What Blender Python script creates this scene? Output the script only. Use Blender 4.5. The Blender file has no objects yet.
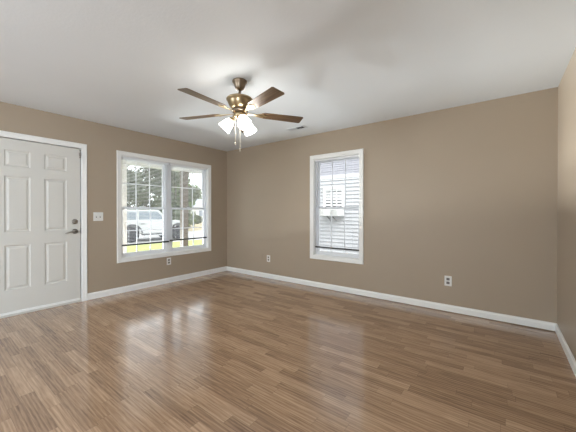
import bpy, bmesh, math, random
from mathutils import Vector, Matrix
random.seed(7)
sc = bpy.context.scene
COL = sc.collection
PI = math.pi

# ------------------------------------------------------------------ camera
cam_d = bpy.data.cameras.new('camera'); cam = bpy.data.objects.new('camera', cam_d); COL.objects.link(cam)
cam.location = (4.495, -3.8619, 1.1956)
cam.rotation_euler = (math.radians(90 - 0.271), 0, math.radians(37.0936))
cam_d.sensor_width = 36.0; cam_d.lens = 282.63 / 576 * 36
cam_d.shift_y = -2.475 / 576
cam_d.clip_start = 0.02; cam_d.clip_end = 300
sc.camera = cam
# ------------------------------------------------------------------ view, sky, sun, added fill lamps
sc.view_settings.view_transform = 'Standard'; sc.view_settings.look = 'None'
sc.view_settings.gamma = 1.0; sc.view_settings.use_curve_mapping = False
sc.view_settings.exposure = 0.10
w = bpy.data.worlds.new('sky'); sc.world = w; w.use_nodes = True
bg = w.node_tree.nodes['Background']; bg.inputs['Color'].default_value = (0.93, 0.97, 1.0, 1); bg.inputs['Strength'].default_value = 3.1
sun_d = bpy.data.lights.new('sun', 'SUN'); sun_d.energy = 2.0; sun_d.angle = math.radians(12); sun_d.color = (1, .97, .9)
sun = bpy.data.objects.new('sun', sun_d); COL.objects.link(sun)
sun.rotation_euler = Vector((-.5, .35, -.8)).to_track_quat('-Z', 'Y').to_euler()
def area(name, loc, d, sx, sy, power, colr):
    l = bpy.data.lights.new(name, 'AREA'); l.shape = 'RECTANGLE'; l.size = sx; l.size_y = sy; l.energy = power; l.color = colr
    o = bpy.data.objects.new(name, l); COL.objects.link(o); o.location = loc
    o.rotation_euler = Vector(d).to_track_quat('-Z', 'Y').to_euler(); return o
area('fill_lamp_front', (-0.16, -8.0, 1.3), (1, 0, .5), 1.45, 1.45, 215, (.74, .87, 1))      # added fill lamp outside an invented opening, behind the camera's left
area('fill_lamp_back', (2.3, -9.16, 1.15), (0, 1, .6), 2.3, 1.9, 15, (.74, .87, 1))        # added fill lamp at an opening made for it in the back wall
area('fill_lamp_side', (5.10, -6.6, 1.3), (-1, 0, .5), 1.45, 1.45, 190, (.74, .87, 1))      # added fill lamp at an unseen opening cut for it in the right wall

lawn_fill = area('lawn_fill_lamp', (-4.5, -1.6, -.2), (1, .05, .13), 3.0, .5, 150, (.95, .98, 1)); lawn_fill.data.spread = .80   # unseen lamp added below the sill, in place of bounce from the lawn

H = 2.44; W = 4.9376; YB = -9.0; T = 0.15; G = -0.4

# ------------------------------------------------------------------ helpers
class MB:
    def __init__(s): s.bm = bmesh.new()
    def box(s, a, b, bev=0, seg=2, M=None):
        a = Vector(a); b = Vector(b)
        lo = Vector([min(a[i], b[i]) for i in range(3)]); hi = Vector([max(a[i], b[i]) for i in range(3)])
        t = bmesh.new(); bmesh.ops.create_cube(t, size=1)
        for v in t.verts: v.co = Vector([lo[i] + (v.co[i] + .5) * (hi[i] - lo[i]) for i in range(3)])
        if bev: bmesh.ops.bevel(t, geom=t.edges[:], offset=bev, segments=seg, affect='EDGES', profile=.6)
        return s._merge(t, M)
    def _merge(s, t, M=None):
        if M is not None: bmesh.ops.transform(t, matrix=M, verts=t.verts)
        mp = {v: s.bm.verts.new(v.co) for v in t.verts}
        for f in t.faces:
            try:
                nf = s.bm.faces.new([mp[v] for v in f.verts]); nf.smooth = f.smooth
            except ValueError: pass
        t.free(); return s
    def poly(s, pts, smooth=False):
        f = s.bm.faces.new([s.bm.verts.new(p) for p in pts]); f.smooth = smooth; return s
    def prism(s, pts2, z0, z1, M=None, bev=0):
        t = bmesh.new(); n = len(pts2)
        lo = [t.verts.new((x, y, z0)) for x, y in pts2]; hi = [t.verts.new((x, y, z1)) for x, y in pts2]
        t.faces.new(lo[::-1]); t.faces.new(hi)
        for i in range(n): t.faces.new([lo[i], lo[(i + 1) % n], hi[(i + 1) % n], hi[i]])
        if bev: bmesh.ops.bevel(t, geom=t.edges[:], offset=bev, segments=2, affect='EDGES', profile=.6)
        return s._merge(t, M)
    def lathe(s, prof, n=32, M=None, cap=True):
        t = bmesh.new(); rings = []
        for r, z in prof:
            rings.append([t.verts.new((r * math.cos(2 * PI * i / n), r * math.sin(2 * PI * i / n), z)) for i in range(n)])
        for a, b in zip(rings, rings[1:]):
            for i in range(n):
                f = t.faces.new([a[i], a[(i + 1) % n], b[(i + 1) % n], b[i]]); f.smooth = True
        if cap: t.faces.new(rings[0][::-1]); t.faces.new(rings[-1])
        bmesh.ops.recalc_face_normals(t, faces=t.faces)
        return s._merge(t, M)
    def tube(s, pts, r, n=8):
        t = bmesh.new(); rings = []; pts = [Vector(p) for p in pts]
        rr = r if isinstance(r, (list, tuple)) else [r] * len(pts)
        for i, p in enumerate(pts):
            d = (pts[min(i + 1, len(pts) - 1)] - pts[max(i - 1, 0)]).normalized()
            u = d.orthogonal().normalized() if i == 0 else (u - d * u.dot(d)).normalized()
            v = d.cross(u)
            rings.append([t.verts.new(p + (u * math.cos(2 * PI * k / n) + v * math.sin(2 * PI * k / n)) * rr[i]) for k in range(n)])
        for a, b in zip(rings, rings[1:]):
            for i in range(n):
                f = t.faces.new([a[i], a[(i + 1) % n], b[(i + 1) % n], b[i]]); f.smooth = True
        t.faces.new(rings[0][::-1]); t.faces.new(rings[-1]); return s._merge(t)
    def ball(s, c, r, sub=2):
        t = bmesh.new(); bmesh.ops.create_icosphere(t, subdivisions=sub, radius=1)
        rv = r if isinstance(r, (list, tuple)) else (r, r, r)
        for v in t.verts: v.co = Vector((v.co.x * rv[0], v.co.y * rv[1], v.co.z * rv[2])) + Vector(c)
        for f in t.faces: f.smooth = True
        return s._merge(t)
    def build(s, name, m, parent=None):
        me = bpy.data.meshes.new(name); s.bm.to_mesh(me); s.bm.free()
        me.materials.append(m); o = bpy.data.objects.new(name, me); COL.objects.link(o)
        if parent is not None: o.parent = parent
        return o
def empty(name, loc=(0, 0, 0), parent=None):
    o = bpy.data.objects.new(name, None); COL.objects.link(o); o.location = loc; o.empty_display_size = .1
    if parent is not None: o.parent = parent
    return o
def tag(o, label, cat, group=None):
    o['label'] = label; o['category'] = cat
    if group: o['group'] = group
    return o
def struct(o, label=None):
    o['kind'] = 'structure'
    if label: o['label'] = label
    return o
def thing(name, loc, label, cat, group=None): return tag(empty(name, loc), label, cat, group)

# ------------------------------------------------------------------ materials
def mat(name, col, rough=.5, metal=0, spec=.5, noise=0, nscale=40, bump=0, bscale=200, coat=0, emit=None, trans=0, bdist=.002):
    m = bpy.data.materials.new(name); m.use_nodes = True; nt = m.node_tree; b = nt.nodes['Principled BSDF']
    b.inputs['Base Color'].default_value = (*col, 1); b.inputs['Roughness'].default_value = rough
    b.inputs['Metallic'].default_value = metal; b.inputs['Specular IOR Level'].default_value = spec
    b.inputs['Coat Weight'].default_value = coat; b.inputs['Coat Roughness'].default_value = .15
    b.inputs['Transmission Weight'].default_value = trans
    if emit: b.inputs['Emission Color'].default_value = (*emit[0], 1); b.inputs['Emission Strength'].default_value = emit[1]
    if noise or bump: tc = nt.nodes.new('ShaderNodeTexCoord')
    if noise:
        n = nt.nodes.new('ShaderNodeTexNoise'); n.inputs['Scale'].default_value = nscale; n.inputs['Detail'].default_value = 4
        nt.links.new(tc.outputs['Object'], n.inputs['Vector'])
        mx = nt.nodes.new('ShaderNodeMix'); mx.data_type = 'RGBA'
        mx.inputs[6].default_value = (*[c * (1 - noise) for c in col], 1); mx.inputs[7].default_value = (*[min(1, c * (1 + noise)) for c in col], 1)
        nt.links.new(n.outputs['Fac'], mx.inputs[0]); nt.links.new(mx.outputs[2], b.inputs['Base Color'])
    if bump:
        n2 = nt.nodes.new('ShaderNodeTexNoise'); n2.inputs['Scale'].default_value = bscale; n2.inputs['Detail'].default_value = 3
        nt.links.new(tc.outputs['Object'], n2.inputs['Vector'])
        bp = nt.nodes.new('ShaderNodeBump'); bp.inputs['Strength'].default_value = bump; bp.inputs['Distance'].default_value = bdist
        nt.links.new(n2.outputs['Fac'], bp.inputs['Height']); nt.links.new(bp.outputs['Normal'], b.inputs['Normal'])
    return m
M_wall = mat('beige_wall_paint', (.415, .338, .255), rough=.42, spec=.35, noise=.025, nscale=2.2, bump=.25, bscale=130, bdist=.0015)
M_ceil = mat('ceiling_paint', (.82, .865, .90), rough=.9, noise=.015, nscale=3, bump=.3, bscale=55, bdist=.003)
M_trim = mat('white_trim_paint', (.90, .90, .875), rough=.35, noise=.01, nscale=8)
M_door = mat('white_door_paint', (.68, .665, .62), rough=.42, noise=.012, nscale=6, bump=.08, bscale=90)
M_vinyl = mat('white_vinyl', (.86, .87, .885), rough=.35)
M_plastic = mat('white_plastic', (.82, .81, .78), rough=.3)
M_dark = mat('dark_slot', (.02, .018, .016), rough=.6)
M_rail = mat('dark_bottom_rail', (.022, .022, .022), rough=.5)
M_slat = mat('blind_slat', (.80, .81, .84), rough=.45)
M_nickel = mat('satin_nickel', (.36, .34, .31), rough=.28, metal=1, noise=.05)
M_brass = mat('antique_brass', (.44, .345, .21), rough=.3, metal=1, noise=.06, nscale=60)
M_dbrass = mat('dark_antique_brass', (.26, .205, .15), rough=.32, metal=1, noise=.08, nscale=60)
M_chain = mat('chain_brass', (.75, .70, .58), rough=.35, metal=.7)
M_bulb = mat('lit_bulb', (1, .95, .85), emit=((1, .90, .72), 25))
M_thresh = mat('threshold', (.66, .64, .59), rough=.4)
M_gap = mat('door_gap_shade', (.05, .05, .045), rough=.8)  # shade of the door gap, put into the stop's dark colour

def shade_mat():
    m = bpy.data.materials.new('frosted_glass_shade'); m.use_nodes = True; nt = m.node_tree; b = nt.nodes['Principled BSDF']
    b.inputs['Base Color'].default_value = (.95, .93, .88, 1); b.inputs['Roughness'].default_value = .35
    b.inputs['Emission Color'].default_value = (1, .95, .88, 1); b.inputs['Emission Strength'].default_value = 19
    return m
M_shade = shade_mat()
def glass_mat():
    m = bpy.data.materials.new('window_glass'); m.use_nodes = True; nt = m.node_tree
    nt.nodes.remove(nt.nodes['Principled BSDF']); out = nt.nodes['Material Output']
    tr = nt.nodes.new('ShaderNodeBsdfTransparent'); tr.inputs[0].default_value = (.96, .97, .97, 1)
    gl = nt.nodes.new('ShaderNodeBsdfGlossy'); gl.inputs['Roughness'].default_value = .02
    mx = nt.nodes.new('ShaderNodeMixShader'); fr = nt.nodes.new('ShaderNodeFresnel'); fr.inputs[0].default_value = 1.3
    nt.links.new(fr.outputs[0], mx.inputs[0]); nt.links.new(tr.outputs[0], mx.inputs[1]); nt.links.new(gl.outputs[0], mx.inputs[2])
    nt.links.new(mx.outputs[0], out.inputs['Surface']); return m
M_glass = glass_mat()

def floor_mat():
    m = bpy.data.materials.new('oak_strip_laminate'); m.use_nodes = True; nt = m.node_tree; N = nt.nodes; L = nt.links; b = N['Principled BSDF']
    tc = N.new('ShaderNodeTexCoord'); sp = N.new('ShaderNodeSeparateXYZ'); L.new(tc.outputs['Object'], sp.inputs[0])
    def math_(op, a, bb=None, c=None):
        n = N.new('ShaderNodeMath'); n.operation = op
        for i, v in enumerate((a, bb, c)):
            if v is None: continue
            if isinstance(v, (int, float)): n.inputs[i].default_value = v
            else: L.new(v, n.inputs[i])
        return n.outputs[0]
    SW, SL = .072, .52
    ry = math_('DIVIDE', sp.outputs['Y'], SW); row = math_('FLOOR', ry); fy = math_('FRACT', ry)
    wn = N.new('ShaderNodeTexWhiteNoise'); wn.noise_dimensions = '1D'; L.new(row, wn.inputs['W'])
    rx = math_('ADD', math_('DIVIDE', sp.outputs['X'], SL), math_('MULTIPLY', wn.outputs['Value'], 7.3)); cell = math_('FLOOR', rx); fx = math_('FRACT', rx)
    wn2 = N.new('ShaderNodeTexWhiteNoise'); wn2.noise_dimensions = '2D'
    cv = N.new('ShaderNodeCombineXYZ'); L.new(cell, cv.inputs[0]); L.new(row, cv.inputs[1]); L.new(cv.outputs[0], wn2.inputs['Vector'])
    # grain stretched along x, a different cut for every strip
    gv = N.new('ShaderNodeCombineXYZ')
    L.new(math_('MULTIPLY', sp.outputs['X'], 1.6), gv.inputs[0]); L.new(math_('MULTIPLY', sp.outputs['Y'], 26.0), gv.inputs[1])
    L.new(math_('MULTIPLY', wn2.outputs['Value'], 40.0), gv.inputs[2])
    g = N.new('ShaderNodeTexNoise'); g.inputs['Scale'].default_value = 1.6; g.inputs['Detail'].default_value = 6; g.inputs['Roughness'].default_value = .62; g.inputs['Distortion'].default_value = 1.1
    L.new(gv.outputs[0], g.inputs['Vector'])
    wv = N.new('ShaderNodeTexWave'); wv.bands_direction = 'Y'; wv.inputs['Scale'].default_value = .55; wv.inputs['Distortion'].default_value = 7; wv.inputs['Detail'].default_value = 2; wv.inputs['Detail Scale'].default_value = 1.2
    L.new(gv.outputs[0], wv.inputs['Vector'])
    ramp = N.new('ShaderNodeValToRGB'); e = ramp.color_ramp.elements
    e[0].position = 0; e[0].color = (.165, .088, .044, 1); e[1].position = 1; e[1].color = (.66, .455, .295, 1)
    mid = ramp.color_ramp.elements.new(.5); mid.color = (.405, .25, .145, 1)
    fine = N.new('ShaderNodeTexNoise'); fine.inputs['Scale'].default_value = 5.5; fine.inputs['Detail'].default_value = 4; L.new(gv.outputs[0], fine.inputs['Vector'])
    v = math_('ADD', math_('MULTIPLY', wn2.outputs['Value'], .36), math_('MULTIPLY', g.outputs['Fac'], 1.12))
    v = math_('ADD', v, math_('MULTIPLY', fine.outputs['Fac'], .55)); v = math_('ADD', v, math_('MULTIPLY', wv.outputs['Fac'], .22)); v = math_('SUBTRACT', v, .65)
    L.new(v, ramp.inputs[0])
    # fine joints
    ey = math_('LESS_THAN', fy, .022); ex = math_('LESS_THAN', fx, .004)
    j = math_('MAXIMUM', ey, ex)
    mx = N.new('ShaderNodeMix'); mx.data_type = 'RGBA'; L.new(math_('MULTIPLY', j, .45), mx.inputs[0]); L.new(ramp.outputs[0], mx.inputs[6]); mx.inputs[7].default_value = (.09, .05, .03, 1)
    L.new(mx.outputs[2], b.inputs['Base Color'])
    b.inputs['Roughness'].default_value = .5; b.inputs['Specular IOR Level'].default_value = .2
    b.inputs['Coat Weight'].default_value = 1; b.inputs['Coat Roughness'].default_value = .15; b.inputs['Coat IOR'].default_value = 1.75
    bp = N.new('ShaderNodeBump'); bp.inputs['Strength'].default_value = .12; bp.inputs['Distance'].default_value = .002
    L.new(g.outputs['Fac'], bp.inputs['Height']); L.new(bp.outputs['Normal'], b.inputs['Normal'])
    return m
M_floor = floor_mat()

def blade_mat():
    m = mat('dark_walnut_blade', (.115, .068, .036), rough=.42, spec=.35, coat=.25); nt = m.node_tree; b = nt.nodes['Principled BSDF']
    tc = nt.nodes.new('ShaderNodeTexCoord'); mp = nt.nodes.new('ShaderNodeMapping'); mp.inputs['Scale'].default_value = (3, 60, 10)
    n = nt.nodes.new('ShaderNodeTexNoise'); n.inputs['Scale'].default_value = 1; n.inputs['Detail'].default_value = 5
    r = nt.nodes.new('ShaderNodeValToRGB'); r.color_ramp.elements[0].position = .3; r.color_ramp.elements[1].position = .7
    r.color_ramp.elements[0].color = (.075, .042, .022, 1); r.color_ramp.elements[1].color = (.19, .118, .062, 1)
    nt.links.new(tc.outputs['Object'], mp.inputs[0]); nt.links.new(mp.outputs[0], n.inputs['Vector']); nt.links.new(n.outputs['Fac'], r.inputs[0]); nt.links.new(r.outputs[0], b.inputs['Base Color'])
    return m
M_blade = blade_mat()

# ------------------------------------------------------------------ room shell
def wall_with_holes(name, axis, u0, u1, z0, z1, t0, t1, holes, label):
    """axis 'x': wall whose plane is x=const, u runs along y; axis 'y': plane y=const, u along x"""
    mb = MB(); us = sorted({u0, u1, *[h[0] for h in holes], *[h[1] for h in holes]})
    for a, b in zip(us, us[1:]):
        spans = sorted([(h[2], h[3]) for h in holes if h[0] <= a + 1e-6 and h[1] >= b - 1e-6]); z = z0
        for s, e in spans + [(z1, z1)]:
            if s > z + 1e-6:
                if axis == 'x': mb.box((t0, a, z), (t1, b, s))
                else: mb.box((a, t0, z), (b, t1, s))
            z = e
    bmesh.ops.remove_doubles(mb.bm, verts=mb.bm.verts, dist=1e-5)
    return struct(mb.build(name, M_wall), label)
WY0, WY1, WZ0, WZ1 = -2.014, -0.459, .509, 2.040        # clear opening, front window
SX0, SX1, SZ0, SZ1 = 2.089, 2.867, .511, 2.040          # clear opening, side window
DY0, DY1, DZ = -3.413, -2.509, 2.051                    # door opening
wall_with_holes('wall_left', 'x', YB - T, T, 0, H, -T, 0, [(WY0, WY1, WZ0, WZ1), (DY0, DY1, 0, DZ), (-8.75, -7.25, .55, 2.05)], 'beige wall with white panel door and wide front window')  # rearmost hole is added to let the front fill lamp in
wall_with_holes('wall_back', 'y', 0, W, 0, H, 0, T, [(SX0, SX1, SZ0, SZ1)], 'long beige wall with narrow white window')
wall_with_holes('wall_right', 'x', YB - T, T, 0, H, W, W + T, [(-7.35, -5.85, .55, 2.05)], 'beige wall at the right edge')  # hole added only for the side fill lamp
wall_with_holes('wall_front', 'y', 0, W, 0, H, YB - T, YB, [(1.1, 3.5, .02, 2.1)], 'beige wall behind the viewer with an opening added for fill light')
struct(MB().box((-T, YB - T, -.12), (W + T, T, 0)).build('floor', M_floor), 'wood look strip laminate floor')
struct(MB().box((-T, YB - T, H), (W + T, T, H + .14)).build('ceiling', M_ceil), 'flat pale grey ceiling')

def baseboard(name, p0, p1, n, g0=0.0, g1=0.0, h=.089, th=.013):
    """profiled board from p0 to p1 (xy), n = direction into the room, g = gap beneath each end"""
    p0 = Vector((*p0, 0)); p1 = Vector((*p1, 0)); n = Vector((*n, 0))
    prof = [(0, 0), (th, 0), (th, h * .74), (th * .8, h * .84), (th * .45, h * .9), (th * .4, h), (0, h)]
    mb = MB(); A = [mb.bm.verts.new(p0 + n * d + Vector((0, 0, z if z else g0))) for d, z in prof]
    B = [mb.bm.verts.new(p1 + n * d + Vector((0, 0, z if z else g1))) for d, z in prof]
    k = len(prof)
    for i in range(k): mb.bm.faces.new([A[i], A[(i + 1) % k], B[(i + 1) % k], B[i]])
    mb.bm.faces.new(A[::-1]); mb.bm.faces.new(B); bmesh.ops.recalc_face_normals(mb.bm, faces=mb.bm.faces)
    return struct(mb.build(name, M_trim))
baseboard('baseboard_left', (0, -2.449), (0, -.013), (1, 0))
baseboard('baseboard_left_rear', (0, YB), (0, -3.474), (1, 0))
baseboard('baseboard_back', (0, 0), (W, 0), (0, -1), .002, .010, h=.087)
baseboard('baseboard_right', (W, YB), (W, -.013), (-1, 0), 0, .004)

# ------------------------------------------------------------------ windows
def casing(mb, axis, u0, u1, z0, z1, cw=.060, base=0.0):
    """picture-frame casing around the opening u0..u1, z0..z1; stepped profile, mitred corners"""
    prof = [(-.004, 0), (-.004, .010), (.006, .014), (cw * .55, .015), (cw * .75, .020), (cw - .004, .020), (cw, .016), (cw, 0)]
    def P(u, z, d): return (d, u, z) if axis == 'x' else (u, -d, z)
    cor = [(u0, z0, -1, -1), (u1, z0, 1, -1), (u1, z1, 1, 1), (u0, z1, -1, 1)]
    rings = [[mb.bm.verts.new(P(u + su * o, z + sz * o, d)) for o, d in prof] for u, z, su, sz in cor]
    for a in range(4):
        A, B = rings[a], rings[(a + 1) % 4]
        for i in range(len(prof) - 1): mb.bm.faces.new([A[i], A[i + 1], B[i + 1], B[i]])
    bmesh.ops.recalc_face_normals(mb.bm, faces=mb.bm.faces)

def bx(axis, u0, u1, z0, z1, d0, d1, mb, bev=0):
    """box in wall coordinates: d is depth into the wall (outwards positive)"""
    if axis == 'x': mb.box((-d0, u0, z0), (-d1, u1, z1), bev)
    else: mb.box((u0, d0, z0), (u1, d1, z1), bev)

def window(name, axis, u0, u1, z0, z1, units, label):
    root = struct(empty(name, (0, (u0 + u1) / 2, z0) if axis == 'x' else ((u0 + u1) / 2, 0, z0)), label)
    inv = Matrix.Translation(-Vector(root.location))
    def put(nm, mb, m, par=root):
        bmesh.ops.transform(mb.bm, matrix=inv, verts=mb.bm.verts); o = mb.build(nm, m, par); return o
    mb = MB(); casing(mb, axis, u0, u1, z0, z1); put('window_casing', mb, M_trim)
    mb = MB(); j = .008                                    # jamb lining of the recess
    bx(axis, u0, u0 + j, z0, z1, 0, .14, mb); bx(axis, u1 - j, u1, z0, z1, 0, .14, mb)
    bx(axis, u0 + j, u1 - j, z0, z0 + j, 0, .14, mb); bx(axis, u0 + j, u1 - j, z1 - j, z1, 0, .14, mb)
    put('window_jamb', mb, M_trim)
    a, b, zz0, zz1 = u0 + j, u1 - j, z0 + j, z1 - j
    n = len(units); mul = .075
    if n == 2:
        c = (u0 + u1) / 2; mb = MB(); bx(axis, c - mul / 2, c + mul / 2, zz0, zz1, .055, .135, mb, .004); put('mullion', mb, M_vinyl)
        spans = [(a, c - mul / 2), (c + mul / 2, b)]
    else: spans = [(a, b)]
    zm = 1.262
    for (p, q) in spans:
        f = .016; mb = MB()
        bx(axis, p, p + f, zz0, zz1, .06, .135, mb, .002); bx(axis, q - f, q, zz0, zz1, .06, .135, mb, .002)
        bx(axis, p + f, q - f, zz0, zz0 + .022, .06, .135, mb, .002); bx(axis, p + f, q - f, zz1 - f, zz1, .06, .135, mb, .002)
        put('window_frame', mb, M_vinyl)
        for nm, s0, s1, d in (('lower_sash', zz0 + .022, zm + .016, .072), ('upper_sash', zm - .016, zz1 - f, .100)):
            r = .028; mb = MB(); bot = .036 if nm == 'lower_sash' else .034; top = .034 if nm == 'lower_sash' else .026
            bx(axis, p + f, p + f + r, s0, s1, d, d + .026, mb, .003); bx(axis, q - f - r, q - f, s0, s1, d, d + .026, mb, .003)
            bx(axis, p + f + r, q - f - r, s0, s0 + bot, d, d + .026, mb, .003); bx(axis, p + f + r, q - f - r, s1 - top, s1, d, d + .026, mb, .003)
            sash = put(nm, mb, M_vinyl)
            g0, g1, h0, h1 = p + f + r, q - f - r, s0 + bot, s1 - top
            mb = MB(); m_ = .0070 if axis == 'x' else .006
            for k in (1, 2):
                u = g0 + (g1 - g0) * k / 3; bx(axis, u - m_, u + m_, h0, h1, d + .010, d + .018, mb)
            zc = (h0 + h1) / 2
            if axis == 'x': bx(axis, g0, g1, zc - m_, zc + m_, d + .0095, d + .0185, mb)
            put('muntins', mb, M_vinyl, sash)
            mb = MB(); bx(axis, g0, g1, h0, h1, d + .012, d + .0155, mb); put('glass_pane', mb, M_glass, sash)
            if nm == 'lower_sash':
                mb = MB(); u = (g0 + g1) / 2; bx(axis, u - .03, u + .03, s1, s1 + .012, d + .002, d + .022, mb, .003); put('sash_lock', mb, M_vinyl, sash)
    return root
window('window_1', 'x', WY0, WY1, WZ0, WZ1, [0, 1], 'wide white double window in the door wall')
window('window_2', 'y', SX0, SX1, SZ0, SZ1, [0], 'narrow white window in the long wall')

def blind(axis, u0, u1, zr, label, tilt=-8):
    """mini blind: head rail, thin open slats, ladder cords, dark bottom rail at height zr"""
    top = 2.030; cu = (u0 + u1) / 2
    root = thing('mini_blind', (-.03, cu, top) if axis == 'x' else (cu, .03, top), label, 'window blind', 'mini blinds in the windows')
    inv = Matrix.Translation(-Vector(root.location))
    def put(nm, mb, m):
        bmesh.ops.transform(mb.bm, matrix=inv, verts=mb.bm.verts); return mb.build(nm, m, root)
    mb = MB(); bx(axis, u0, u1, top - .028, top, .018, .044, mb, .002); put('head_rail', mb, M_vinyl)
    mb = MB(); sp = .0215; z = top - .045; hw = .0115; tilt = math.radians(tilt)
    while z > zr + .02:
        pr = [(-hw, 0), (-hw * .4, .0014), (hw * .4, .0014), (hw, 0)]; A = []; B = []
        for d, c in pr:
            dd = .031 + d * math.cos(tilt); zz = z + c + d * math.sin(tilt)
            A.append(mb.bm.verts.new((-dd, u0 + .004, zz) if axis == 'x' else (u0 + .004, dd, zz)))
            B.append(mb.bm.verts.new((-dd, u1 - .004, zz) if axis == 'x' else (u1 - .004, dd, zz)))
        for i in range(3): mb.bm.faces.new([A[i], A[i + 1], B[i + 1], B[i]])
        z -= sp
    put('slats', mb, M_slat)
    mb = MB(); bx(axis, u0 + .003, u1 - .003, zr - .011, zr + .011, .020, .042, mb, .003); put('bottom_rail', mb, M_rail)
    mb = MB()
    for fr in (.14, .86):
        u = u0 + (u1 - u0) * fr
        for d in (.0195, .0425):
            p = ((-d, u, top - .028), (-d, u, zr)) if axis == 'x' else ((u, d, top - .028), (u, d, zr)); mb.tube(p, .0007, 4)
    put('ladder_cords', mb, M_slat)
    u = u0 + .05; mb = MB(); p = ((-.012, u, top - .02), (-.012, u, top - .62)) if axis == 'x' else ((u, .012, top - .02), (u, .012, top - .62))
    mb.tube(p, .0035, 6); put('tilt_wand', mb, M_vinyl)
blind('x', WY0 + .014, -1.243, .696, 'white mini blind with dark bottom rail in left half of wide front window')
blind('x', -1.228, WY1 - .012, .712, 'white mini blind with dark bottom rail in right half of wide front window')
blind('y', SX0 + .012, SX1 - .014, .641, 'white mini blind with dark bottom rail in the narrow window of the long wall', 3)

# ------------------------------------------------------------------ front door
def door():
    root = struct(empty('door_1', (0, (DY0 + DY1) / 2, 0)), 'white six panel entry door beside the front window')
    inv = Matrix.Translation(-Vector(root.location))
    def put(nm, mb, m, par=root):
        bmesh.ops.transform(mb.bm, matrix=inv, verts=mb.bm.verts); return mb.build(nm, m, par)
    # casing: two legs and a head, mitred, open at the floor
    cw = .061; prof = [(-.004, 0), (-.004, .010), (.006, .014), (cw * .55, .015), (cw * .75, .019), (cw - .004, .019), (cw, .015), (cw, 0)]
    mb = MB(); cor = [(DY0, 0, -1, 0), (DY0, DZ, -1, 1), (DY1, DZ, 1, 1), (DY1, 0, 1, 0)]
    rings = [[mb.bm.verts.new((d, u + su * o, z + sz * o)) for o, d in prof] for u, z, su, sz in cor]
    for A, B in zip(rings, rings[1:]):
        for i in range(len(prof) - 1): mb.bm.faces.new([A[i], A[i + 1], B[i + 1], B[i]])
    mb.bm.faces.new(rings[0]); mb.bm.faces.new(rings[-1]); bmesh.ops.recalc_face_normals(mb.bm, faces=mb.bm.faces)
    put('door_casing', mb, M_trim)
    mb = MB(); j = .004
    mb.box((-.15, DY0, 0), (0, DY0 + j, DZ)); mb.box((-.15, DY1 - j, 0), (0, DY1, DZ)); mb.box((-.15, DY0 + j, DZ - j), (0, DY1 - j, DZ)); put('door_jamb', mb, M_trim)
    mb = MB(); mb.box((-.10, DY0 + j, .02), (-.052, DY0 + .022, DZ - j)); mb.box((-.10, DY1 - .022, .02), (-.052, DY1 - j, DZ - j)); mb.box((-.10, DY0 + .022, DZ - .024), (-.052, DY1 - .022, DZ - j))
    put('door_stop', mb, M_gap)
    mb = MB(); mb.box((-.14, DY0 + j, 0), (.012, DY1 - j, .022), .004); put('threshold', mb, M_thresh)
    # slab with six raised panels
    y0, y1, z0, z1 = DY0 + .014, DY1 - .014, .030, DZ - .013; F = -.004; B = -.049
    cols = [(-3.246, -3.021), (-2.892, -2.667)]; rows = [(.300, .815), (.965, 1.612), (1.722, 1.912)]
    ys = [y0, *cols[0], *cols[1], y1]; zs = [z0, *rows[0], *rows[1], *rows[2], z1]
    mb = MB(); bm = mb.bm
    for a in range(5):
        for b in range(7):
            ya, yb, za, zb = ys[a], ys[a + 1], zs[b], zs[b + 1]
            if a in (1, 3) and b in (1, 3, 5):
                steps = [(0, 0), (.004, -.003), (.010, -.0095), (.020, -.0105), (.026, -.0085), (.036, -.003), (.042, -.0015)]
                prev = None
                for ins, dp in steps:
                    ring = [bm.verts.new((F + dp, yy, zz)) for yy, zz in ((ya + ins, za + ins), (yb - ins, za + ins), (yb - ins, zb - ins), (ya + ins, zb - ins))]
                    if prev:
                        for i in range(4): bm.faces.new([prev[i], prev[(i + 1) % 4], ring[(i + 1) % 4], ring[i]])
                    prev = ring
                bm.faces.new(prev)
            else: mb.poly([(F, ya, za), (F, yb, za), (F, yb, zb), (F, ya, zb)])
    for pts in ([(B, y0, z0), (B, y1, z0), (B, y1, z1), (B, y0, z1)], [(F, y0, z0), (B, y0, z0), (B, y0, z1), (F, y0, z1)], [(F, y1, z0), (B, y1, z0), (B, y1, z1), (F, y1, z1)],
                [(F, y0, z0), (F, y1, z0), (B, y1, z0), (B, y0, z0)], [(F, y0, z1), (F, y1, z1), (B, y1, z1), (B, y0, z1)]): mb.poly(pts)
    bmesh.ops.remove_doubles(bm, verts=bm.verts, dist=1e-5); bmesh.ops.recalc_face_normals(bm, faces=bm.faces)
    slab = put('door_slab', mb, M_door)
    mb = MB(); mb.box((-.004, y0 + .003, .024), (.006, y1 - .003, .052), .003); put('door_sweep', mb, M_trim, slab)
    # deadbolt: rose and thumb turn
    RX = Matrix.Rotation(PI / 2, 4, 'Y'); yl = -2.583
    db = put('deadbolt', MB().lathe([(.034, 0), (.034, .006), (.030, .013), (.020, .016)], 28, Matrix.Translation((F, yl, 1.073)) @ RX), M_nickel, slab)
    db['label'] = 'dark nickel deadbolt above the lever'
    put('thumb_turn', MB().box((F + .014, yl - .006, 1.053), (F + .034, yl + .006, 1.093), .003), M_nickel, db)
    # lever handle pointing away from the jamb, dipping at the tip
    mb = MB().lathe([(.034, 0), (.034, .007), (.029, .014), (.016, .020), (.013, .045), (.015, .058)], 28, Matrix.Translation((F, yl, .943)) @ RX)
    mb.tube([(F + .050, yl, .943), (F + .054, yl - .03, .944), (F + .054, yl - .065, .938), (F + .050, yl - .095, .928), (F + .047, yl - .115, .922)], [.012, .011, .0095, .008, .006], 12)
    hd = put('lever_handle', mb, M_nickel, slab); hd['label'] = 'dark nickel lever handle'
    # strike and flip guard near the top corner
    put('strike_plate', MB().box((-.003, DY1 - .006, .905), (.0015, DY1 + .001, .985)), M_dark)
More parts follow.
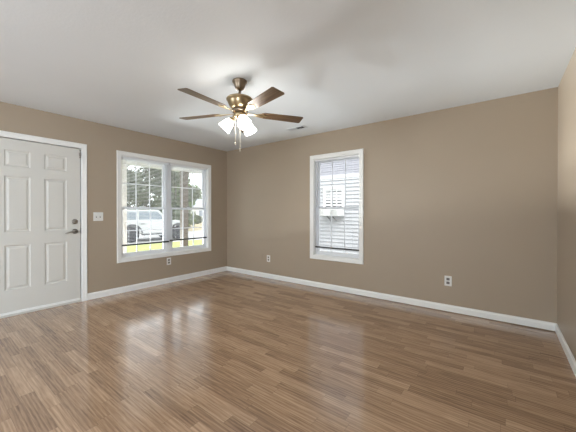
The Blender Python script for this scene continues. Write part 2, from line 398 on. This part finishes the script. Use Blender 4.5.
    mb = MB(); mb.box((.004, DY1 - .028, 1.945), (.014, DY1 - .006, 1.985), .003); mb.tube([(.017, DY1 - .017, 2.005), (.017, DY1 - .017, 1.935)], .006, 8)
    mb.ball((.018, DY1 - .018, 2.018), .010); mb.ball((.018, DY1 - .020, 1.925), .010); put('flip_guard', mb, M_nickel)
door()

# ------------------------------------------------------------------ switch, outlets, vent
def plate_root(name, axis, u, z, label, cat, group=None):
    return thing(name, (0, u, z) if axis == 'x' else (u, 0, z), label, cat, group)
def pb(axis, u0, u1, z0, z1, d0, d1, bev=0, mb=None):
    mb = mb or MB()
    if axis == 'x': mb.box((d0, u0, z0), (d1, u1, z1), bev)
    else: mb.box((u0, -d1, z0), (u1, -d0, z1), bev)
    return mb
def outlet(axis, u, z, label):
    r = plate_root('wall_outlet', axis, u, z, label, 'electrical outlet', 'duplex outlets along the walls')
    pb(axis, -.038, .038, -.060, .060, 0, .006, .0025).build('cover_plate', M_plastic, r)
    for s in (-1, 1):
        c = s * .0225
        rc = pb(axis, -.017, .017, c - .0145, c + .0145, .005, .0085, .002).build('receptacle', mat('receptacle_face', (.20, .185, .17), rough=.5), r)
        mb = MB()
        pb(axis, -.0085, -.0055, c - .002, c + .008, .008, .0089, 0, mb); pb(axis, .0055, .0085, c - .002, c + .008, .008, .0089, 0, mb); pb(axis, -.003, .003, c - .011, c - .006, .008, .0089, 0, mb)
        mb.build('slots', M_dark, rc)
    pb(axis, -.003, .003, -.003, .003, .006, .0075, .001).build('screw', M_nickel, r)
outlet('x', -1.265, .365, 'white duplex outlet below the wide front window')
outlet('y', 1.135, .358, 'white duplex outlet on the long wall near the far corner')
outlet('y', 3.984, .371, 'white duplex outlet on the long wall nearest the right corner')
r = plate_root('blank_wall_plate', 'y', .955, .372, 'beige painted blank plate left of the outlet near the far corner', 'wall plate')
pb('y', -.036, .036, -.058, .058, 0, .006, .0025).build('cover_plate', M_wall, r)
for q in (-1, 1): pb('y', -.003, .003, q * .041 - .003, q * .041 + .003, .006, .007, .001).build('screw', M_wall, r)
r = plate_root('light_switch', 'x', -2.3125, 1.134, 'white double toggle switch plate between the door and the front window', 'light switch')
pb('x', -.060, .060, -.060, .060, 0, .0065, .003).build('cover_plate', M_plastic, r)
for s in (-1, 1):
    c = s * .023
    sl = pb('x', c - .006, c + .006, -.013, .013, .006, .0072).build('toggle_slot', M_dark, r)
    MB().box((-.004, -.004, -.006), (.012, .004, .006), .0015, M=Matrix.Translation((.008, c, .004)) @ Matrix.Rotation(-.5, 4, 'Y')).build('toggle', M_plastic, r)
for s in (-1, 1):
    for q in (-1, 1): pb('x', s * .023 - .003, s * .023 + .003, q * .031 - .003, q * .031 + .003, .0065, .0075, .001).build('screw', M_plastic, r)

def vent():
    r = thing('ceiling_vent', (2.06, -.44, H), 'small white ceiling register with dark louvres beyond the fan', 'air vent')
    mb = MB(); L, Wd = .158, .062
    for a, b in (((-L, -Wd), (L, -Wd + .018)), ((-L, Wd - .018), (L, Wd)), ((-L, -Wd + .018), (-L + .018, Wd - .018)), ((L - .018, -Wd + .018), (L, Wd - .018)), ((-.004, -Wd + .018), (.004, Wd - .018))):
        mb.box((*a, -.008), (*b, 0), .0015)
    mb.build('vent_frame', M_ceil, r)
    MB().box((-L + .01, -Wd + .01, -.0012), (L - .01, Wd - .01, 0)).build('duct_shade', M_dark, r)  # dark sheet painted in place of the shade inside the duct
    for nm, x0, x1, ang in (('louvres', -.138, -.008, -48), ('louvres', .008, .138, 27)):
        mb = MB(); n = 8
        for i in range(n):
            x = x0 + (x1 - x0) * (i + .5) / n
            mb.box((-.0065, -Wd + .018, -.0005), (.0065, Wd - .018, .0005), M=Matrix.Translation((x, 0, -.0065)) @ Matrix.Rotation(math.radians(ang), 4, 'Y'))
        mb.build(nm, M_ceil, r)
vent()

# ------------------------------------------------------------------ ceiling fan
def fan():
    cx, cy = 2.510, -1.996
    r = thing('ceiling_fan', (cx, cy, H), 'brass five blade ceiling fan with lit frosted glass shades', 'ceiling fan')
    Z = lambda z: z - H
    MB().lathe([(.066, 0), (.070, -.004), (.068, -.016), (.060, -.026), (.052, -.050), (.043, -.070), (.040, -.076), (.026, -.086), (.016, -.092)], 40).build('canopy', M_dbrass, r)
    MB().lathe([(.0125, -.085), (.0125, -.165)], 20).build('downrod', M_dbrass, r)
    MB().lathe([(.018, Z(2.302)), (.030, Z(2.296)), (.040, Z(2.290)), (.090, Z(2.283)), (.117, Z(2.273)), (.126, Z(2.262)), (.124, Z(2.254)), (.116, Z(2.248)), (.112, Z(2.232)), (.104, Z(2.212)), (.093, Z(2.192)), (.080, Z(2.176)), (.060, Z(2.168))], 48).build('motor_housing', M_brass, r)
    MB().lathe([(.072, Z(2.170)), (.076, Z(2.160)), (.076, Z(2.146)), (.060, Z(2.138))], 40).build('flywheel', M_dbrass, r)
    MB().lathe([(.040, Z(2.140)), (.056, Z(2.132)), (.060, Z(2.115)), (.056, Z(2.095)), (.044, Z(2.082)), (.026, Z(2.074)), (.012, Z(2.066)), (.010, Z(2.050)), (.006, Z(2.044))], 36).build('switch_housing', M_brass, r)
    zb = 2.138; R = .632; a0 = -1.97; tilt = -10.08
    for k in range(5):
        a = math.radians(a0 - 13 - 72 + 72 * k + 0)
        pts = []; n0, wr, wt = .205, .052, .063        # rounded shoulders at the root, straight flanks, eased tip corners
        up = [(n0, .022), (n0 + .012, .040), (n0 + .035, wr), (R - .012, wt), (R, wt - .010)]
        pts = up + [(x, -y) for x, y in up[::-1]]
        b = MB().prism(pts[::-1], -.003, .003, bev=.0012).build('fan_blade', M_blade, r)
        b.location = (0, 0, Z(zb)); b.rotation_euler = (math.radians(tilt), 0, a)
        # blade iron: arm from the flywheel that spreads to a three-lobed plate under the blade
        out = [(.060, .012), (.110, .011), (.150, .014), (.180, .026), (.205, .036), (.228, .038), (.236, .030), (.232, .016), (.258, .012), (.268, 0)]
        poly = out + [(x, -y) for x, y in out[-2::-1]]
        mb = MB().prism(poly[::-1], -.0085, -.0032, bev=.001)
        for x, y in ((.222, .024), (.222, -.024), (.254, 0)): mb.ball((x, y, -.009), (.006, .006, .003), 1)
        mb.build('blade_iron', M_brass, b)
    # three lamp arms, each with socket cup, shade and bulb
    for az in (-27, -147, 92):
        A = math.radians(az); d = Vector((math.cos(A), math.sin(A), 0)); dn = math.radians(46)
        ax = (d * math.cos(dn) + Vector((0, 0, -math.sin(dn)))).normalized()
        neck = d * .075 + Vector((0, 0, Z(2.074)))
        MB().tube([d * .040 + Vector((0, 0, Z(2.112))), d * .062 + Vector((0, 0, Z(2.108))), neck - ax * .012, neck], .009, 10).build('lamp_arm', M_brass, r)
        q = ax.to_track_quat('Z', 'Y').to_matrix().to_4x4(); Mx = Matrix.Translation(neck) @ q
        cup = MB().lathe([(.010, -.020), (.024, -.014), (.029, 0), (.029, .014), (.024, .016)], 28, Mx).build('lamp_socket', M_brass, r)
        prof = [(.029, .010), (.037, .020), (.044, .038), (.050, .062), (.056, .090), (.062, .118), (.0595, .118), (.053, .090), (.047, .062), (.041, .038), (.034, .022), (.027, .013)]
        MB().lathe(prof, 36, Mx, cap=False).build('lamp_shade', M_shade, r)
        MB().lathe([(.012, .012), (.013, .030), (.022, .050), (.026, .066), (.022, .082), (.010, .090), (.002, .092)], 20, Mx).build('bulb', M_bulb, cup)
    # two pull chains
    rt = Vector((.7977, .6031, 0)); fw = Vector((-.603, .798, 0))
    for off, zb_, nm in ((-.036, 1.832, 0), (.008, 1.770, 1)):
        p = rt * off - fw * .030
        mb = MB(); z = 2.078
        mb.tube([p + Vector((0, 0, Z(2.09))), p + Vector((0, 0, Z(zb_ + .02)))], .0016, 6)
        while z > zb_ + .02: mb.ball(p + Vector((0, 0, Z(z))), .0028, 1); z -= .0075
        c = mb.build('pull_chain', M_chain, r)
        MB().lathe([(.002, .022), (.005, .016), (.006, .004), (.004, -.004), (.001, -.007)], 12, Matrix.Translation(p + Vector((0, 0, Z(zb_))))).build('chain_fob', M_chain, c)
fan()

# ------------------------------------------------------------------ outdoors: ground, porch
M_grass = mat('lawn_grass', (.30, .33, .12), rough=.9, noise=.30, nscale=5, bump=.6, bscale=40, bdist=.03)
M_road = mat('pale_concrete', (.38, .375, .37), rough=.8, noise=.06, nscale=3)
M_dry = mat('dry_grass', (.40, .34, .22), rough=.95, noise=.2, nscale=2)
struct(MB().box((-9.6, -30, G - .2), (-2.6, 40, G)).build('lawn', M_grass))
struct(MB().box((-2.6, -30, G - .2), (14, 40, G)).build('side_yard', M_road))  # unseen ground, made pale to keep green bounce off the neighbour's siding
struct(MB().box((-16.5, -30, G - .2), (-9.6, 60, G)).build('road', M_road))
struct(MB().box((-60, -30, G - .2), (-16.5, 70, G)).build('far_field', M_dry))
M_porchw = mat('white_porch_paint', (.82, .82, .81), rough=.5)
M_porchb = mat('brown_porch_post', (.17, .14, .11), rough=.7, noise=.2, nscale=20)
struct(MB().box((-2.0, -4.2, G), (-T, .6, -.06)).build('porch_slab', M_road))
struct(MB().box((-2.1, -4.3, 2.42), (-T, .7, 2.50)).build('porch_ceiling', M_porchw))
struct(MB().box((-1.88, -4.3, 2.20), (-1.72, .7, 2.42), .005).build('porch_beam', M_porchw))
def porch_post(name, y0, y1, m, label):
    rr = thing(name, (-1.8, (y0 + y1) / 2, -.06), label, 'porch post'); hw = (y1 - y0) / 2
    MB().box((-hw, -hw, .12), (hw, hw, 2.16), .006).build('shaft', m, rr)
    MB().box((-hw - .012, -hw - .012, 0), (hw + .012, hw + .012, .12), .006).build('foot_block', m, rr)
    MB().box((-hw - .012, -hw - .012, 2.16), (hw + .012, hw + .012, 2.26), .006).build('head_block', m, rr)
porch_post('porch_post', -1.276, -1.178, M_porchw, 'white porch post at the left edge of the view through the front window')
porch_post('porch_post', .112, .255, M_porchb, 'brown porch post seen through the right half of the front window')

# ------------------------------------------------------------------ white car on the road
M_body = mat('white_car_paint', (.44, .45, .47), rough=.25, coat=.6)
M_cglass = mat('car_glass', (.16, .19, .23), rough=.08, spec=.8)
M_tyre = mat('tyre_rubber', (.035, .035, .04), rough=.8)
M_rim = mat('grey_wheel_rim', (.42, .43, .46), rough=.35, metal=.8)
M_dkgrey = mat('grey_metal', (.12, .12, .12), rough=.5)
M_trimd = mat('dark_car_trim', (.06, .06, .07), rough=.6)
def car():
    X = -10.85; y0 = 2.05; rr = thing('car', (X - .9, 4.2, G), 'white boxy two door off-road vehicle parked on the road outside the front window', 'car')
    O = Vector((X - .9, 4.2, G)); Wd = .90
    # side profile in (y, z above ground), rear at small y, bonnet to large y
    def shell(prof, hw, name, m, bev=.03, par=rr):
        t = MB(); Mx = Matrix(((0, 0, 1, 0), (1, 0, 0, 0), (0, 1, 0, 0), (0, 0, 0, 1)))   # (a,b,c)->(c,a,b)
        t.prism([(y - 4.2, z) for y, z in prof], -hw, hw, Mx, bev); bmesh.ops.recalc_face_normals(t.bm, faces=t.bm.faces); return t.build(name, m, par)
    wr, wf, rad = 2.98, 5.62, .45
    def arch(c, r=.50, z0=.42): return [(c + r * math.cos(a), z0 + r * math.sin(a)) for a in [math.radians(x) for x in (172, 150, 125, 100, 80, 55, 30, 8)]]
    lower = [(2.05, .50), (2.05, 1.12), (2.10, 1.16), (5.05, 1.16), (6.10, 1.08), (6.22, 1.00), (6.24, .50), (wf + .52, .46)] + arch(wf)[::-1] + [(wf - .53, .42), (wr + .53, .42)] + arch(wr)[::-1] + [(wr - .52, .48)]
    body = shell(lower, Wd, 'body', M_body, .02)
    cab = [(2.10, 1.12), (2.16, 1.66), (2.26, 1.73), (4.35, 1.73), (4.48, 1.69), (5.06, 1.14)]
    cabo = shell(cab, Wd - .07, 'cab', M_body, .03)
    for s in (1, -1):
        x = s * (Wd - .068)
        for nm, pts in (('side_window', [(2.36, 1.20), (2.38, 1.62), (3.22, 1.62), (3.22, 1.20)]), ('door_window', [(3.36, 1.20), (3.36, 1.63), (4.36, 1.63), (4.82, 1.20)])):
            t = MB(); Mx = Matrix(((0, 0, 1, 0), (1, 0, 0, 0), (0, 1, 0, 0), (0, 0, 0, 1)))
            t.prism([(y - 4.2, z) for y, z in pts], x - .006, x + .008, Mx); bmesh.ops.recalc_face_normals(t.bm, faces=t.bm.faces); t.build(nm, M_cglass, cabo)
        t = MB(); t.box((s * Wd - .005, 3.34 - 4.2, .46), (s * Wd + .012, 4.78 - 4.2, 1.13), .008); dr = t.build('door', M_body, rr)
        MB().box((s * Wd + .01, 3.42 - 4.2, .95), (s * Wd + .035, 3.62 - 4.2, .985), .006).build('door_handle', M_trimd, dr)
        MB().box((s * Wd - .03, 3.60 - 4.2, .30), (s * Wd + .06, 5.0 - 4.2, .36), .01).build('running_board', M_body, rr)
        MB().box((s * Wd - .10, 3.50 - 4.2, .36), (s * Wd - .02, 5.1 - 4.2, .46), .01).build('rocker_panel', M_trimd, rr)
        MB().box((s * (Wd + .0), 4.80 - 4.2, 1.14), (s * (Wd + .20), 4.92 - 4.2, 1.34), .02).build('mirror', M_trimd, rr)
        for c in (wr, wf):
            t = MB(); RX = Matrix.Translation((s * (Wd - .14), c - 4.2, .39)) @ Matrix.Rotation(PI / 2, 4, 'Y')
            wh = t.lathe([(.22, -.12), (.35, -.12), (.385, -.09), (.39, 0), (.385, .09), (.35, .12), (.22, .12)], 32, RX).build('wheel', M_tyre, rr)
            t = MB().lathe([(.24, -.10), (.235, .10), (.20, .09), (.06, .06), (.05, .08), (.01, .08)], 24, Matrix.Translation((s * (Wd - .14), c - 4.2, .39)) @ Matrix.Rotation(s * PI / 2, 4, 'Y'))
            t.build('rim', M_rim, wh)
            t = MB(); ar = arch(c, .49)[::1]; ar2 = arch(c, .55)[::-1]; Mx = Matrix(((0, 0, 1, 0), (1, 0, 0, 0), (0, 1, 0, 0), (0, 0, 0, 1)))
            t.prism([(y - 4.2, z) for y, z in ar + ar2], s * Wd - .02, s * Wd + .03, Mx); bmesh.ops.recalc_face_normals(t.bm, faces=t.bm.faces); t.build('wheel_arch_flare', M_trimd, rr)
    MB().box((-.8, 6.18 - 4.2, .45), (.8, 6.34 - 4.2, .68), .03).build('front_bumper', M_trimd, rr)
    MB().box((-.8, 1.95 - 4.2, .45), (.8, 2.10 - 4.2, .68), .03).build('rear_bumper', M_trimd, rr)
car()

# ------------------------------------------------------------------ trees and shrubs outdoors
M_leafs = [mat('grey_green_leaves', (.13, .15, .10), rough=.7, noise=.3, nscale=1.5), mat('mid_green_leaves', (.16, .21, .10), rough=.7, noise=.3, nscale=1.5), mat('yellow_green_leaves', (.28, .33, .10), rough=.7, noise=.25, nscale=2)]
M_bark = mat('grey_brown_bark', (.17, .145, .12), rough=.9, noise=.25, nscale=8)
def leaf_cloud(blobs, n, size, seed):
    rnd = random.Random(seed); mb = MB(); bm = mb.bm
    for _ in range(n):
        c, r = rnd.choice(blobs); d = Vector((rnd.gauss(0, 1), rnd.gauss(0, 1), rnd.gauss(0, 1))).normalized() * (rnd.random() ** .45)
        p = Vector(c) + Vector((d.x * r[0], d.y * r[1], d.z * r[2])); u = Vector((rnd.gauss(0, 1), rnd.gauss(0, 1), rnd.gauss(0, 1))).normalized(); v = u.orthogonal().normalized()
        s = size * (.6 + .8 * rnd.random())
        bm.faces.new([bm.verts.new(p + u * s), bm.verts.new(p + v * s * .5), bm.verts.new(p - u * s), bm.verts.new(p - v * s * .5)])
    return mb
def tree(x, y, h, r, m, seed, label, n=4200, name='leafy_tree', low=.28, trunk=.16, leaf=.20):
    rr = thing(name, (x, y, G), label, 'tree', 'trees across the road'); rnd = random.Random(seed)
    mb = MB(); mb.tube([(0, 0, 0), (.05, .03, h * .25), (-.04, .05, h * .5), (.03, 0, h * .85)], [trunk, trunk * .8, trunk * .6, trunk * .2], 10)
    blobs = []
    for i in range(9):
        a = rnd.random() * 6.28; q = r * (.25 + .5 * rnd.random()); z = h * (low + (.92 - low) * i / 8)
        c = Vector((q * math.cos(a), q * math.sin(a), z)); rb = r * (.45 + .2 * rnd.random()); blobs.append((c, (rb, rb, rb * .75)))
        mb.tube([(0, 0, z * .7), c * .5 + Vector((0, 0, z * .42)), c], [trunk * .4, trunk * .25, trunk * .08], 6)
    mb.build('trunk', M_bark, rr); leaf_cloud(blobs, n, leaf, seed).build('foliage', m, rr)
TREES = [(-20.4, 6.2, 7.6, 1.7, 0, 'grey green tree across the road, farthest left in the front window'),
         (-27.5, 11.9, 10.0, 2.7, 0, 'tall grey green tree far behind the cab of the white car'),
         (-20.9, 11.5, 7.6, 2.0, 0, 'grey green tree across the road directly behind the bonnet of the white car'),
         (-33.7, 20.3, 8.6, 1.9, 1, 'loose green tree right of the brown porch post, across the road'),
         (-53, 32.0, 9.0, 3.0, 1, 'distant green tree behind the left end of the grey roofed house'),
         (-57, 39.5, 8.0, 2.8, 1, 'distant green tree behind the right end of the grey roofed house')]
for i, (x, y, h, rad, k, lb) in enumerate(TREES): tree(x, y, h, rad, M_leafs[k], 20 + i, lb, low=.17 if k == 0 else .28)
def shrub(x, y, h, r, m, seed, label):
    rr = thing('shrub', (x, y, G), label, 'shrub', 'shrubs across the road')
    mb = MB()
    for k in range(5):
        a = k * 1.257; mb.tube([(0, 0, 0), (r * .4 * math.cos(a), r * .4 * math.sin(a), h * .6)], [.03, .012], 6)
    mb.build('stems', M_bark, rr); leaf_cloud([((0, 0, h * .55), (r, r, h * .5))], 900, .11, seed).build('foliage', m, rr)
shrub(-22.3, 13.8, 1.5, .86, M_leafs[2], 71, 'yellow green rounded shrub right of the brown porch post, across the road')
shrub(-28.0, 18.9, 1.15, .9, M_leafs[0], 72, 'dark low shrub before the grey roofed house, across the road')
hg = thing('hedge', (-17.35, 6.3, G), 'dark green hedge row behind the white car', 'hedge')
for k in range(9): MB().tube([(0, -4 + k, 0), (.05, -3.95 + k, 1.2)], [.04, .015], 6).build('stem', M_bark, hg)
leaf_cloud([((0, -4.2 + .84 * k, 1.0 + .08 * (k % 3)), (.75, .8, .95)) for k in range(11)], 3200, .14, 91).build('foliage', M_leafs[0], hg)
# ------------------------------------------------------------------ house across the road
def gable_house():
    rr = thing('far_house', (-42, 28.2, G), 'pale house with grey roof across the road, seen through the front window', 'house')
    mw = mat('pale_house_wall', (.74, .74, .72), rough=.8); mr = mat('grey_shingle_roof', (.36, .38, .42), rough=.9, noise=.1, nscale=4)
    MB().box((-3.5, -3.6, 0), (3.5, 6, 2.5)).build('walls', mw, rr)
    t = MB(); Mx = Matrix(((1, 0, 0, 0), (0, 0, 1, 0), (0, 1, 0, 0), (0, 0, 0, 1)))
    t.prism([(-4, 2.45), (4, 2.45), (0, 4.1)], -4.0, 6.4, Mx); bmesh.ops.recalc_face_normals(t.bm, faces=t.bm.faces); t.build('roof', mr, rr)
    wf = MB().box((3.48, -1.6, .8), (3.56, -.4, 2.0)).build('window', mw, rr); MB().box((3.5, -1.5, .9), (3.58, -.5, 1.9)).build('pane', M_cglass, wf)
gable_house()

# ------------------------------------------------------------------ neighbouring house beside the narrow window
def neighbour():
    Y = 4.0; rr = thing('neighbouring_house', (.5, Y, G), 'white sided house close outside the narrow window', 'house'); z0 = -G
    ms = mat('white_vinyl_siding', (.50, .505, .525), rough=.5); mtw = mat('white_house_trim', (.70, .70, .70), rough=.5); mg = mat('shaded_gable_vinyl', (.37, .365, .41), rough=.6)
    # lapped siding: every course leans out at its foot
    mb = MB(); e = .112; z = 0.0
    while z < 2.60:
        x0, x1 = -4.6, 5.0
        mb.poly([(x0, -.034, z + .004), (x1, -.034, z + .004), (x1, 0, z + e), (x0, 0, z + e)]); mb.poly([(x0, 0, z), (x1, 0, z), (x1, -.034, z + .004), (x0, -.034, z + .004)]); z += e
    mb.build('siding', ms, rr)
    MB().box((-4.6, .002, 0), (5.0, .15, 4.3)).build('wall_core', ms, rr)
    MB().box((-4.6, -.035, z0 + 2.235), (5, 0, z0 + 2.335), .003).build('frieze_board', mtw, rr)
    mb = MB(); z = z0 + 2.335; e = .066                    # finer courses on the gable above the band, soffit shade put into their lavender
    while z < z0 + 3.95:
        mb.poly([(x0, -.016, z + .003), (x1, -.016, z + .003), (x1, 0, z + e), (x0, 0, z + e)]); mb.poly([(x0, 0, z), (x1, 0, z), (x1, -.016, z + .003), (x0, -.016, z + .003)]); z += e
    mb.build('gable_siding', mg, rr)
    MB().box((-4.7, -.30, z0 + 3.95), (5.1, .3, z0 + 4.05), .01).build('roof_edge', mat('neighbour_shingles', (.30, .29, .29), rough=.9, noise=.15, nscale=6), rr)
    # window with white frame and blind slats inside
    X0, X1, Z0, Z1 = -.514, .213, z0 + 1.07, z0 + 1.985
    mb = MB(); c = .085
    mb.box((X0, -.06, Z0), (X0 + c, -.0, Z1), .004); mb.box((X1 - c, -.06, Z0), (X1, 0, Z1), .004); mb.box((X0 + c, -.06, Z1 - c), (X1 - c, 0, Z1), .004); mb.box((X0 + c, -.06, Z0), (X1 - c, 0, Z0 + c), .004)
    wf = mb.build('window', mtw, rr)
    MB().box((X0 + c, -.02, Z0 + c), (X1 - c, -.01, Z1 - c)).build('pane', mat('shaded_pane', (.10, .10, .11), rough=.3), wf)
    mb = MB(); z = z0 + 1.30
    while z < Z1 - c - .03: mb.box((X0 + c, -.036, z), (X1 - c, -.034, z + .052)); z += .092
    mb.box((X0 + c + .18, -.05, Z0 + c), (X0 + c + .215, -.02, Z1 - c)); mb.box((X0 + c + .36, -.05, Z0 + c), (X0 + c + .395, -.02, Z1 - c))
    mb.build('blind_slats', mtw, wf)
neighbour()
def air_conditioner():
    x0, x1, z0, z1 = -.09, .70, 1.085, 1.300; yb = 3.94
    rr = thing('window_air_conditioner', ((x0 + x1) / 2, yb, z0), 'white air conditioner sticking out of the neighbouring house window', 'air conditioner'); hw = (x1 - x0) / 2; h = z1 - z0
    mw = mat('ac_white', (.72, .72, .71), rough=.5)
    MB().box((-hw, -.34, 0), (hw, 0, h), .012).build('case', mw, rr)
    mg = mat('ac_grille', (.45, .45, .44), rough=.7)
    for g0, g1 in ((-hw + .05, -.10), (.10, hw - .05)):
        mb = MB()
        for i in range(6): mb.box((g0, -.345, .035 + i * .026), (g1, -.338, .045 + i * .026))
        mb.build('grille', mg, rr)
    for x in (-.02, .16): MB().tube([(x, -.30, 0), (x, -.02, -.16)], .016, 6).build('support_bracket', M_dkgrey, rr)
air_conditioner()
